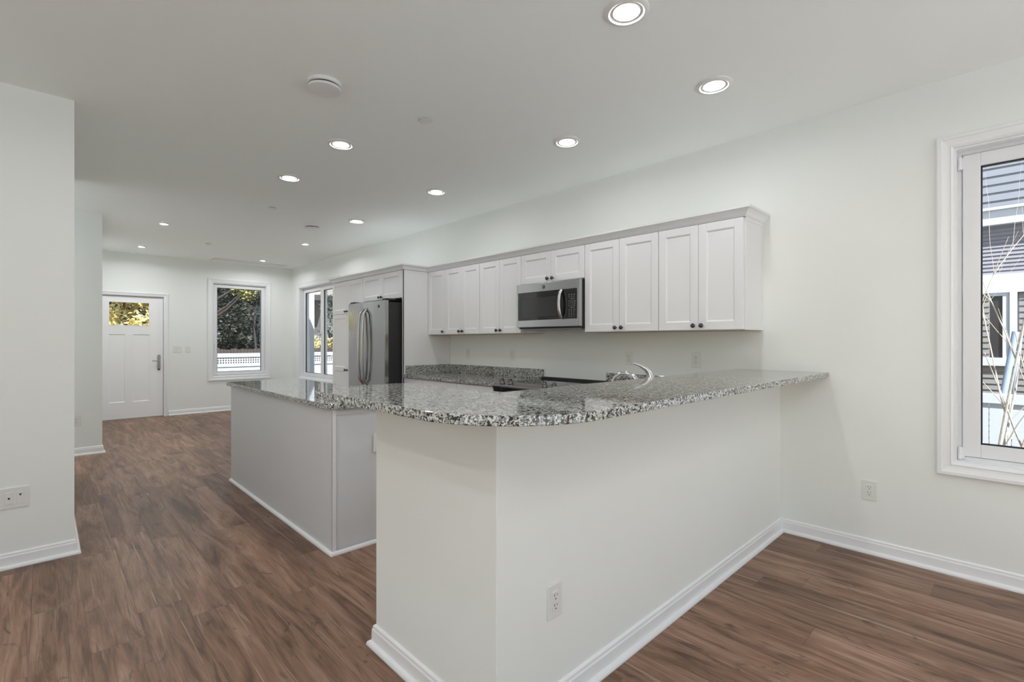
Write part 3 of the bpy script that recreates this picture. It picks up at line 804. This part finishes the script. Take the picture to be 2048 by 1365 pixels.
for k in range(3):
    f = bpy.data.objects.new('door', door_mesh(dwl-0.004, 0.75).mesh('door')); f.data.materials.append(MATS['cabinet_white']); COL.objects.link(f)
    f.parent = t; f.location = (IW, 0.02 + k*dwl, 0.11); f.rotation_euler = (0, 0, math.pi/2)
    kn = bpy.data.objects.new('knob', KNOB); COL.objects.link(kn); kn.parent = f; kn.location = (0.03, 0, 0.71)

# ------------------------------------------------------------------ refrigerator
FXF = 2.754
t = thing('refrigerator', 'stainless steel french-door refrigerator with black sides', 'refrigerator', (FXF, 5.832, 0), RW)
FW = 0.902
put('cabinet_case', MB().box(0.004, FW-0.004, 0.066, 0.83, 0.02, 1.735), 'black_case', t, bevel=0.004, label='black refrigerator case')
def curved_door(x0, x1, z0, z1):
    n = 14; pts = []
    for k in range(n+1):
        x = x0 + (x1-x0)*k/n
        u = (x - FW/2) / (FW/2)
        pts.append((x, 0.010*u*u))
    pts += [(x1, 0.062), (x0, 0.062)]
    return MB().prism(pts, z0, z1)
for nm, x0, x1, z0, z1 in (('door', 0.003, FW/2-0.002, 0.640, 1.755), ('door', FW/2+0.002, FW-0.003, 0.640, 1.755), ('freezer_drawer', 0.003, FW-0.003, 0.060, 0.632)):
    o = put(nm, curved_door(x0, x1, z0, z1), 'steel', t, bevel=0.004)
    if nm == 'door':
        hx = FW/2 - 0.045 if x0 < 0.1 else FW/2 + 0.048
        n = 16
        pts = [(hx, -0.010 - 0.052*math.sin(math.pi*min(1, max(0, (k/n)))) ** 0.38, 0.78 + (1.675-0.78)*k/n) for k in range(n+1)]
        pts[0] = (hx, 0.004, 0.78); pts[-1] = (hx, 0.004, 1.675)
        put('handle', MB().tube(pts, 0.0155, 12), 'steel_flat', o, smooth=True, label='bowed steel handle')
    else:
        put('handle', MB().tube([(0.08, 0.004, 0.56), (0.09, -0.05, 0.56), (FW-0.09, -0.05, 0.56), (FW-0.08, 0.004, 0.56)], 0.0125, 12), 'steel_flat', o, smooth=True)
MY = Matrix(((1, 0, 0, 0), (0, 0, -1, 0), (0, 1, 0, 0), (0, 0, 0, 1)))
def badge(parent, x, y, z, r):
    b_ = put('emblem', MB().lathe([(0, 0.0), (r, 0.0), (r, 0.002), (r*0.86, 0.003), (r*0.82, 0.0018), (0, 0.0018)], Matrix.Translation((x, y, z)) @ Matrix.Rotation(math.pi/2, 4, 'X'), 28), 'knob_metal', parent, label='small round maker emblem')
    pts = [(x + r*0.5*math.cos(a)*(1-0.06*a), y-0.0022, z + r*0.5*math.sin(a)*(1-0.06*a)) for a in [k*0.5 for k in range(20)]]
    put('monogram', MB().tube(pts, r*0.06, 6), 'chrome', b_)
    return b_
badge(t, 0.772, 0.0035, 1.688, 0.017)
for xh in (0.05, FW-0.05):
    put('hinge_cover', MB().box(xh-0.045, xh+0.045, 0.030, 0.150, 1.756, 1.776), 'black_case', t, bevel=0.006)
put('toe_grille', MB().box(0.02, FW-0.02, 0.05, 0.066, 0.0, 0.055), 'black_case', t)

# ------------------------------------------------------------------ microwave
MXF = 3.236
t = thing('microwave', 'stainless over-the-range microwave under the short cabinet', 'microwave', (MXF, 3.305, 1.405), RW)
MW, MH = 0.756, 0.412
put('case', MB().box(0.002, MW-0.002, 0.036, XW-MXF-0.001, 0.0, MH), 'black_case', t, bevel=0.003, label='black case')
wx0, wx1, wz0, wz1 = 0.022, 0.728, 0.078, 0.333
mb = MB().box(0, wx0, 0, 0.035, 0.014, MH).box(wx1, MW, 0, 0.035, 0.014, MH).box(wx0, wx1, 0, 0.035, 0.014, wz0).box(wx0, wx1, 0, 0.035, wz1, MH)
fr_ = put('front_frame', mb, 'steel_flat', t, bevel=0.003, label='stainless steel surround')
put('door_glass', MB().box(wx0, 0.560, 0.004, 0.034, wz0, wz1), 'black_glass', t, label='dark glass door')
put('door_window', MB().box(wx0+0.045, 0.505, 0.0025, 0.004, wz0+0.030, wz1-0.050), 'mw_window', t)
cp = put('control_panel', MB().box(0.5605, wx1, 0.004, 0.034, wz0, wz1), 'black_glass', t, label='black touch control panel')
mk = MB(); rnd = random.Random(5)
for r_ in range(11):
    z = wz1 - 0.050 - r_*0.0185
    if r_ in (2, 6): mk.box(0.648, 0.700, 0.0030, 0.0040, z, z+0.0028); continue
    for c in range(4 if r_ in (3, 4) else 3):
        x = 0.636 + c*(0.020 if r_ in (3, 4) else 0.027) + rnd.uniform(-0.001, 0.001)
        wd = rnd.uniform(0.006, 0.012)
        mk.box(x, x+wd, 0.0030, 0.0040, z, z+0.0035)
        mk.box(x+0.001, x+wd-0.002, 0.0030, 0.0040, z-0.006, z-0.004)
put('key_legends', mk, 'keypad_mark', cp, label='rows of small pale key legends')
n = 14
pts = [(0.562, -0.004 - 0.034*math.sin(math.pi*k/n)**0.6, 0.088 + (0.325-0.088)*k/n) for k in range(n+1)]
put('handle', MB().tube(pts, [0.016]*(n+1), 12), 'steel_flat', t, smooth=True, label='bowed vertical steel handle')
badge(fr_, 0.350, -0.0005, 0.372, 0.016)
put('underside_vent', MB().box(0.03, MW-0.03, 0.06, 0.33, -0.008, 0.0).box(0.25, 0.50, 0.08, 0.16, -0.012, -0.008), 'steel_side', t)

# ------------------------------------------------------------------ range
t = thing('range', 'slide-in electric range with black glass cooktop under the microwave', 'range', (2.93, 3.303, 0), RW)
RWD = 0.752
put('body', MB().box(0.002, RWD-0.002, 0.05, 0.695, 0.02, 0.905), 'black_case', t, bevel=0.002)
put('cooktop', MB().box(0, RWD, 0.125, 0.665, 0.9055, 0.918), 'black_glass', t, bevel=0.003, label='black glass cooktop')
put('rear_trim', MB().prism([(0.640, 0.9185), (0.696, 0.9185), (0.696, 0.937), (0.660, 0.937)], 0.0, RWD, 'x'), 'black_case', t, bevel=0.002)
cd = put('control_deck', MB().prism([(0.0, 0.893), (0.008, 0.903), (0.124, 0.921), (0.124, 0.89), (0.0, 0.885)], 0.0, RWD, 'x'), 'deck_steel', t, bevel=0.001, label='stainless control deck')
put('front_panel', MB().prism([(0.0, 0.8845), (0.049, 0.8845), (0.049, 0.79), (0.035, 0.79)], 0.001, RWD-0.001, 'x'), 'black_glass', t)
for kx in (0.065, 0.172, 0.580, 0.685):
    put('control_knob', MB().lathe([(0, 0), (0.025, 0), (0.026, 0.004), (0.022, 0.012), (0.021, 0.034), (0.017, 0.038), (0, 0.038)], Matrix.Translation((kx, 0.065, 0.911)) @ Matrix.Rotation(math.radians(8), 4, 'X'), 24)
        .box(kx-0.003, kx+0.003, 0.050, 0.080, 0.941, 0.955), 'knob_steel', cd, smooth=True, label='metal burner knob')
od = put('oven_door', MB().box(0.004, RWD-0.004, 0.014, 0.0485, 0.20, 0.785), 'black_glass', t, bevel=0.003)
put('handle', MB().tube([(0.045, -0.030, 0.835), (RWD-0.045, -0.030, 0.835)], 0.011, 12).tube([(0.06, -0.030, 0.835), (0.06, 0.030, 0.80)], 0.009, 10).tube([(RWD-0.06, -0.030, 0.835), (RWD-0.06, 0.030, 0.80)], 0.009, 10), 'chrome', od, smooth=True)
put('storage_drawer', MB().box(0.004, RWD-0.004, 0.014, 0.0485, 0.03, 0.19), 'steel_flat', t, bevel=0.003)
for bx_, by_, br_ in ((0.19, 0.26, 0.105), (0.56, 0.26, 0.09), (0.19, 0.52, 0.08), (0.56, 0.52, 0.10)):
    put('burner_ring', MB().lathe([(br_, 0.9183), (br_, 0.9188), (br_-0.006, 0.9188), (br_-0.006, 0.9183)], Matrix.Translation((bx_, by_, 0)), 40), 'cooktop_ring', t)

# ------------------------------------------------------------------ ceiling lights
def lamp_meshes(R, rl):
    trim = MB().lathe([(R, 0), (R, -0.004), (R-0.006, -0.010), (R*0.80, -0.012), (rl+0.010, -0.0045), (rl+0.004, -0.003), (rl+0.004, 0)], None, 56).mesh('lamp_trim')
    ring = MB().lathe([(rl+0.004, -0.003), (rl+0.004, -0.0065), (rl, -0.0065), (rl, -0.003)], None, 56).mesh('lamp_ring')
    lens = MB().lathe([(0, -0.002), (rl, -0.002), (rl, -0.0008), (0, -0.0008)], None, 56).mesh('lamp_lens')
    return trim, ring, lens
BIG = lamp_meshes(0.098, 0.058); SMALL = lamp_meshes(0.052, 0.022)
ld_big = bpy.data.lights.new('lamp_glow', 'AREA'); ld_big.shape = 'DISK'; ld_big.size = 0.114; ld_big.energy = LAMP_BIG; ld_big.color = (0.965, 0.985, 1.0)
ld_small = bpy.data.lights.new('lamp_glow', 'AREA'); ld_small.shape = 'DISK'; ld_small.size = 0.042; ld_small.energy = LAMP_SMALL; ld_small.color = (0.965, 0.985, 1.0)
def lamp(x, y, big, label):
    t = thing('ceiling_light', label, 'ceiling light', (x, y, ZC), 0, group='recessed ceiling lights' if big else 'small recessed ceiling lights')
    ms = BIG if big else SMALL
    put('trim', ms[0], 'plate_white', t, smooth=True); put('rim', ms[1], 'plate_white', t, smooth=True)
    put('lens', ms[2], 'lamp_lens', t, label='glowing white lens')
    l = bpy.data.objects.new('lamp_glow', ld_extra if big == 'rear' else (ld_big if big else ld_small)); COL.objects.link(l); l.parent = t; l.location = (0, 0, -0.0045)
    return t
lamp(1.862, 1.205, True, 'large round ceiling light cut by the top edge of the photo')
lamp(2.758, 1.206, True, 'round ceiling light nearest the right wall and the near window')
lamp(2.763, 2.292, True, 'round ceiling light above the range area, second along the wall cabinets')
lamp(2.766, 3.939, True, 'round ceiling light third along the wall cabinets')
lamp(2.750, 5.576, True, 'round ceiling light in front of the refrigerator')
lamp(1.592, 3.481, True, 'round ceiling light over the near half of the island')
lamp(1.586, 4.511, True, 'round ceiling light over the far half of the island')
lamp(2.841, 7.423, False, 'small ceiling light beyond the far smoke detector')
lamp(2.861, 9.474, False, 'small ceiling light beside the linear ceiling vent')
lamp(1.084, 7.348, False, 'small ceiling light in the entry, nearer of the left two')
lamp(1.096, 9.369, False, 'small ceiling light closest to the front door')
ld_extra = ld_big.copy(); ld_extra.energy = LAMP_EXTRA  # unseen lights added to raise the ambient level
for x, y, where in ((1.86, -0.6, 'in the middle of the dining end'), (-0.7, 1.2, 'left of the camera'), (0.2, -0.8, 'directly behind the camera'),
                    (0.2, 2.45, 'between the camera and the nearest left wall'), (-1.2, 2.6, 'in the left corner by the nearest wall'),
                    (-1.2, 0.6, 'beside the added left windows'), (-0.8, 6.65, 'in the stair hall'), (2.9, -1.2, 'by the back glazing and the right wall')):
    lamp(x, y, 'rear', 'added round ceiling light ' + where + ', out of view')

def smoke(x, y, R, label):
    t = thing('smoke_detector', label, 'smoke detector', (x, y, ZC), 0)
    put('base', MB().lathe([(0, 0), (R, 0), (R, -0.012), (R*0.96, -0.017), (R*0.90, -0.018), (0, -0.018)], None, 48), 'plate_white', t, smooth=True)
    put('vent_gap', MB().lathe([(0, -0.0181), (R*0.86, -0.0181), (R*0.86, -0.027), (0, -0.027)], None, 48), 'slot_dark', t)
    put('cover', MB().lathe([(0, -0.0272), (R*0.95, -0.0272), (R*0.97, -0.030), (R*0.95, -0.040), (R*0.86, -0.043), (0, -0.044)], None, 48), 'plate_white', t, smooth=True)
smoke(1.150, 2.727, 0.092, 'round white smoke detector nearest the camera')
smoke(2.462, 6.204, 0.095, 'round white smoke detector far along the ceiling')
def sprinkler(x, y, label):
    t = thing('sprinkler_cover', label, 'sprinkler cover', (x, y, ZC), 0, group='round sprinkler cover plates')
    put('recess', MB().lathe([(0, 0), (0.034, 0), (0.034, -0.0045), (0, -0.0045)], None, 32), 'slot_dark', t)
    put('plate', MB().lathe([(0, -0.0046), (0.042, -0.0046), (0.042, -0.008), (0, -0.0095)], None, 40), 'plate_white', t, smooth=True)
sprinkler(1.824, 2.715, 'small flat sprinkler cover nearest the camera')
sprinkler(1.814, 5.671, 'small flat sprinkler cover midway along the ceiling')
sprinkler(1.793, 8.431, 'small flat sprinkler cover near the front door')
t = thing('ceiling_vent', 'long white linear air vent on the ceiling by the far window', 'vent', (2.78, 9.89, ZC), 0)
put('plate', MB().box(-0.62, 0.62, -0.115, 0.115, -0.014, 0), 'plate_white', t, bevel=0.004)
put('slot', MB().box(-0.37, 0.37, -0.045, -0.015, -0.0155, -0.0141), 'slot_dark', t)
put('flap', MB().prism([(-0.055, -0.0142), (-0.040, -0.0142), (-0.010, -0.024), (-0.014, -0.027)], -0.37, 0.37, 'x'), 'plate_white', t)

# ------------------------------------------------------------------ outdoors
ZG = -0.75
struct('ground', MB().box(-30, 40, -30, 45, ZG-0.2, ZG), 'ground', 'brown leaf-strewn ground outdoors', 'ground')

# neighbour's house seen through the near window (faces -x)
HX = 9.0
t = thing('neighbour_house', 'grey lap-sided house with white trim outside the near window', 'house', (HX, 0.0, ZG), 0)
def lap(z0, z1, ex, mat, x, y0, y1, holes=()):
    mb = MB(); z = z0
    while z < z1 - 0.001:
        zt = min(z + ex, z1)
        segs = [(y0, y1)]
        for hy0, hy1, hz0, hz1 in holes:
            if zt > hz0 and z < hz1:
                ns = []
                for a, b in segs:
                    if hy1 <= a or hy0 >= b: ns.append((a, b)); continue
                    if a < hy0: ns.append((a, hy0))
                    if b > hy1: ns.append((hy1, b))
                segs = ns
        for a, b in segs:
            mb.prism([(x-0.018, z), (x, z), (x, zt), (x-0.004, zt)], a, b, 'y')
        z = zt
    return mb
G = -ZG
def zz(z): return z + G
put('house_core', MB().box(0.001, 6, -9, 9, 0, zz(6)), 'siding_grey', t)
put('upper_siding', lap(zz(3.02), zz(6.0), 0.109, 'siding_blue', 0, -9, 9), 'siding_blue', t, label='blue-grey lap siding')
put('trim_band', MB().box(-0.12, 0, -9, 9, zz(2.80), zz(3.02)).box(-0.16, 0, -9, 9, zz(2.985), zz(3.02)), 'fence_vinyl', t, label='white trim band')
put('middle_siding', lap(zz(2.16), zz(2.80), 0.0505, 'siding_grey', 0, -9, 9), 'siding_grey', t, label='fine grey lap siding')
put('trim_band', MB().box(-0.05, 0, -9, 9, zz(1.92), zz(2.16)), 'fence_vinyl', t, label='white trim band')
put('lower_siding', lap(0, zz(1.92), 0.078, 'siding_taupe', 0, -9, 9, [(0.0, 0.27, zz(0.97), zz(1.92))]), 'siding_taupe', t, label='taupe lap siding')
wf = put('window', MB().box(-0.05, 0, 0.016, 0.085, zz(0.97), zz(1.92)).box(-0.03, 0, 0.085, 0.150, zz(1.075), zz(1.92)).box(-0.06, 0, 0.016, 0.60, zz(0.97), zz(1.075)).box(-0.03, 0, 0.150, 0.27, zz(1.88), zz(1.92)), 'fence_vinyl', t, label='white framed narrow window')
put('pane', MB().box(-0.008, -0.002, 0.150, 0.262, zz(1.075), zz(1.88)), 'gasket', wf)
# white vinyl fence in front of it
t = thing('vinyl_fence', 'white vinyl fence outside the near window', 'fence', (6.5, 0, ZG), 0)
mb = MB(); y = -4.0
while y < 5.0:
    mb.box(0, 0.03, y+0.003, y+0.147, 0, zz(0.70)); y += 0.15
put('panel', mb, 'fence_vinyl', t)
put('rail', MB().box(-0.02, 0.05, -4, 5, zz(0.70), zz(0.79)), 'fence_vinyl', t, bevel=0.003)
for ya, label in ((0, 'pale blue-grey pole leaning on the house, longer one'), (1, 'pale blue-grey pole leaning on the house, shorter one')):
    a, b = (((8.2, 0.028, 1.40), (8.0, 0.32, ZG)) if ya == 0 else ((8.45, -0.01, 1.36), (8.40, 0.16, ZG)))
    tag(put('leaning_pole', MB().tube([a, b], 0.032 if ya == 0 else 0.022, 14), 'pole_blue'), label, 'pole')

# bare pale shrub just outside the near window: branches grown from one base
t = thing('bare_shrub', 'bare pale-barked multi-stem shrub outside the near window', 'shrub', (5.15, 0.225, ZG), 0)
rnd = random.Random(11)
def branch(p, dr, length, r, depth, mb, bend=0.05):
    pts = [Vector(p)]; rs = [r]; d_ = Vector(dr).normalized(); n = 7
    for k in range(n):
        d_ = (d_ + Vector((rnd.uniform(-1, 1), rnd.uniform(-1, 1), rnd.uniform(-0.4, 0.9))) * bend).normalized()
        pts.append(pts[-1] + d_ * length/n); rs.append(r * (1 - 0.62*(k+1)/n))
    mb.tube(pts, rs, 7)
    if depth > 0:
        for q in range(3 if depth > 1 else 2):
            i = rnd.randint(2, n-1)
            nd = (d_ + Vector((rnd.uniform(-0.5, 0.5), rnd.uniform(-0.7, 0.7), rnd.uniform(0, 0.5)))).normalized()
            branch(pts[i], nd, length*rnd.uniform(0.4, 0.65), rs[i]*0.65, depth-1, mb, bend*1.3)
stems = [((0.0, -0.18, 1.0), 2.3, 0.016), ((0.10, -0.30, 1.0), 2.4, 0.017), ((0.05, -0.42, 1.0), 2.3, 0.015), ((-0.1, -0.06, 1.0), 2.7, 0.013),
         ((0.2, 0.02, 1.0), 2.6, 0.012), ((-0.1, -0.55, 1.0), 1.9, 0.013), ((0.1, -0.12, 1.0), 2.5, 0.012)]
for dr, ln, r_ in stems:
    mb = MB(); branch((rnd.uniform(-0.04, 0.04), rnd.uniform(-0.03, 0.03), 0), dr, ln, r_, 2, mb)
    put('stem', mb, 'bark_pale', t, smooth=True)

# lattice-top vinyl fence beyond the front yard
t = thing('lattice_fence', 'white vinyl fence with square lattice top beyond the far windows', 'fence', (0, 15.0, ZG), 0)
put('panel', MB().box(-2, 9.5, 0, 0.03, 0, zz(0.59)), 'fence_vinyl', t)
put('rail', MB().box(-2, 9.5, -0.025, 0.055, zz(0.59), zz(0.665)), 'fence_vinyl', t, bevel=0.003)
put('rail', MB().box(-2, 9.5, -0.025, 0.055, zz(0.85), zz(0.955)), 'fence_vinyl', t, bevel=0.003)
mb = MB(); x = -2.0
while x < 9.5:
    mb.box(x, x+0.022, 0.0, 0.015, zz(0.665), zz(0.85)); x += 0.0625
for z in (0.665, 0.7275, 0.79, 0.8425): mb.box(-2, 9.5, 0.002, 0.018, zz(z)-0.009, zz(z)+0.010)
put('lattice', mb, 'fence_vinyl', t)
for px_ in (-2.0, 1.5, 5.15, 8.6):
    put('post', MB().box(px_, px_+0.12, -0.045, 0.075, 0, zz(1.0)), 'fence_vinyl', t, bevel=0.004)
t = thing('wood_fence', 'low brown board fence behind the white lattice fence', 'fence', (0, 17.2, ZG), 0)
mb = MB(); x = -2.0; rnd = random.Random(3)
while x < 10:
    mb.box(x, x+0.085, 0, 0.02, 0, zz(1.04) + rnd.uniform(-0.02, 0.02)); x += 0.095
put('boards', mb, 'fence_wood', t)
# porch post just outside the two-sash window
tag(put('porch_post', MB().box(4.300, 4.400, 10.98, 11.08, ZG, 3.0).box(4.28, 4.42, 10.96, 11.10, 2.9, 3.0), 'fence_vinyl'), 'white porch post outside the two-sash window', 'post')

def leaves(mb, c, rad, n, size, rnd, shell=0.5):
    c = Vector(c)
    for _ in range(n):
        v = Vector((rnd.gauss(0, 1), rnd.gauss(0, 1), rnd.gauss(0, 1))).normalized() * (shell + (1-shell)*rnd.random()) 
        p = c + Vector((v.x*rad[0], v.y*rad[1], v.z*rad[2]))
        a = Vector((rnd.gauss(0, 1), rnd.gauss(0, 1), rnd.gauss(0, 1))).normalized()
        b = a.orthogonal().normalized()
        s_ = size * rnd.uniform(0.6, 1.4)
        vs = [mb.bm.verts.new(p + a*s_), mb.bm.verts.new(p + b*s_*0.55), mb.bm.verts.new(p - a*s_), mb.bm.verts.new(p - b*s_*0.55)]
        mb.bm.faces.new(vs)
def tree(label, x, y, h, crown, mat, size, n, seed, name='tree', lean=0.0, tr=0.16, group=None, cat='tree'):
    rnd = random.Random(seed)
    t = thing(name, label, cat, (x, y, ZG), 0, group)
    pts = [(lean*k/6*h*0.15, 0, h*0.75*k/6) for k in range(7)]
    pts = [(p[0] + rnd.uniform(-0.05, 0.05), p[1] + rnd.uniform(-0.05, 0.05), p[2]) for p in pts]
    put('trunk', MB().tube(pts, [tr*(1-0.1*k) for k in range(7)], 10), 'bark', t, smooth=True)
    mb = MB()
    for k in range(9):
        a = rnd.uniform(0, 6.28); z0 = h*rnd.uniform(0.25, 0.7); ln = crown[0]*rnd.uniform(0.6, 1.0)
        mb.tube([(lean*0.1*z0, 0, z0), (math.cos(a)*ln*0.5, math.sin(a)*ln*0.5, z0+0.35*ln), (math.cos(a)*ln, math.sin(a)*ln, z0+0.8*ln)], [tr*0.35, tr*0.22, tr*0.08], 7)
    put('branches', mb, 'bark', t, smooth=True)
    mb = MB()
    nb = 26
    for k in range(nb):
        v = Vector((rnd.uniform(-1, 1), rnd.uniform(-1, 1), rnd.uniform(-1, 1)))
        if v.length > 1: v.normalize()
        c = (lean*h*0.1 + v.x*crown[0], v.y*crown[0]*0.8, h*0.62 + v.z*crown[1])
        leaves(mb, c, (crown[0]*0.38, crown[0]*0.38, crown[1]*0.30), n//nb, size, rnd, 0.3)
    put('foliage', mb, mat, t)
    return t
tree('yellow autumn tree seen through the front door glass', 1.9, 20.3, 5.4, (1.35, 1.9), 'leaf_yellow', 0.07, 8500, 1, tr=0.07)
tree('golden autumn tree left of the front door view', -2.4, 21.0, 6.0, (1.7, 2.3), 'leaf_yellow', 0.085, 3000, 2)
tree('dark evergreen tree with thick trunk filling the far window', 4.9, 22.4, 6.2, (1.3, 2.6), 'leaf_dark', 0.06, 7500, 3, lean=-0.25, tr=0.22)
tree('blue-green conifer at the right of the far window view', 7.6, 23.2, 6.0, (1.1, 2.8), 'leaf_blue', 0.07, 5000, 4)
tree('yellow-leaved tree above the evergreen in the far window', 5.2, 17.9, 6.9, (0.8, 0.85), 'leaf_olive', 0.045, 1600, 5, tr=0.05)
tree('grey leafless-looking bush at the lower left of the far window', 3.70, 18.3, 3.0, (0.42, 1.15), 'leaf_grey', 0.045, 2200, 6, name='bush', tr=0.05, cat='bush')
tree('dark evergreen seen through the two-sash window', 9.7, 20.3, 4.2, (1.3, 1.6), 'leaf_blue', 0.07, 4200, 7)
tree('low golden shrub behind the lattice fence by the two-sash window', 7.6, 18.3, 2.5, (0.6, 0.8), 'leaf_yellow', 0.05, 1500, 8, name='bush', tr=0.04, cat='bush')
tree('green-grey vine bush in front of the lattice fence', 6.55, 14.2, 2.1, (0.28, 0.65), 'leaf_grey', 0.035, 900, 9, name='bush', tr=0.03, cat='bush')
# hedge and far house
t = thing('hedge', 'tall dark hedge closing the view behind the trees', 'hedge', (5.0, 26.0, ZG), 0)
put('core', MB().box(-9, 12, 0, 1.0, 0, 5.4), 'leaf_dark', t)
mb = MB(); rnd = random.Random(8)
for _ in range(9000):
    p = Vector((rnd.uniform(-9, 12), rnd.uniform(-0.35, 0.05), rnd.uniform(0, 5.8)))
    leaves(mb, p, (0.1, 0.1, 0.1), 1, 0.11, rnd)
put('foliage', mb, 'leaf_dark', t)
t = thing('far_house', 'beige gabled house with dark roof edge beyond the two-sash window', 'house', (11.5, 22.9, ZG), 0)
put('wall', MB().box(-2.0, 4, 0, 1.5, 0, 4.0), 'siding_taupe', t)
put('gable', MB().prism([(-2.2, 4.2), (4.2, 4.2), (1.0, 6.6)], -0.05, 1.5, 'y'), 'house_beige', t)
put('roof_edge', MB().box(-2.5, 4.5, -0.3, 1.6, 3.95, 4.2), 'roof_dark', t)
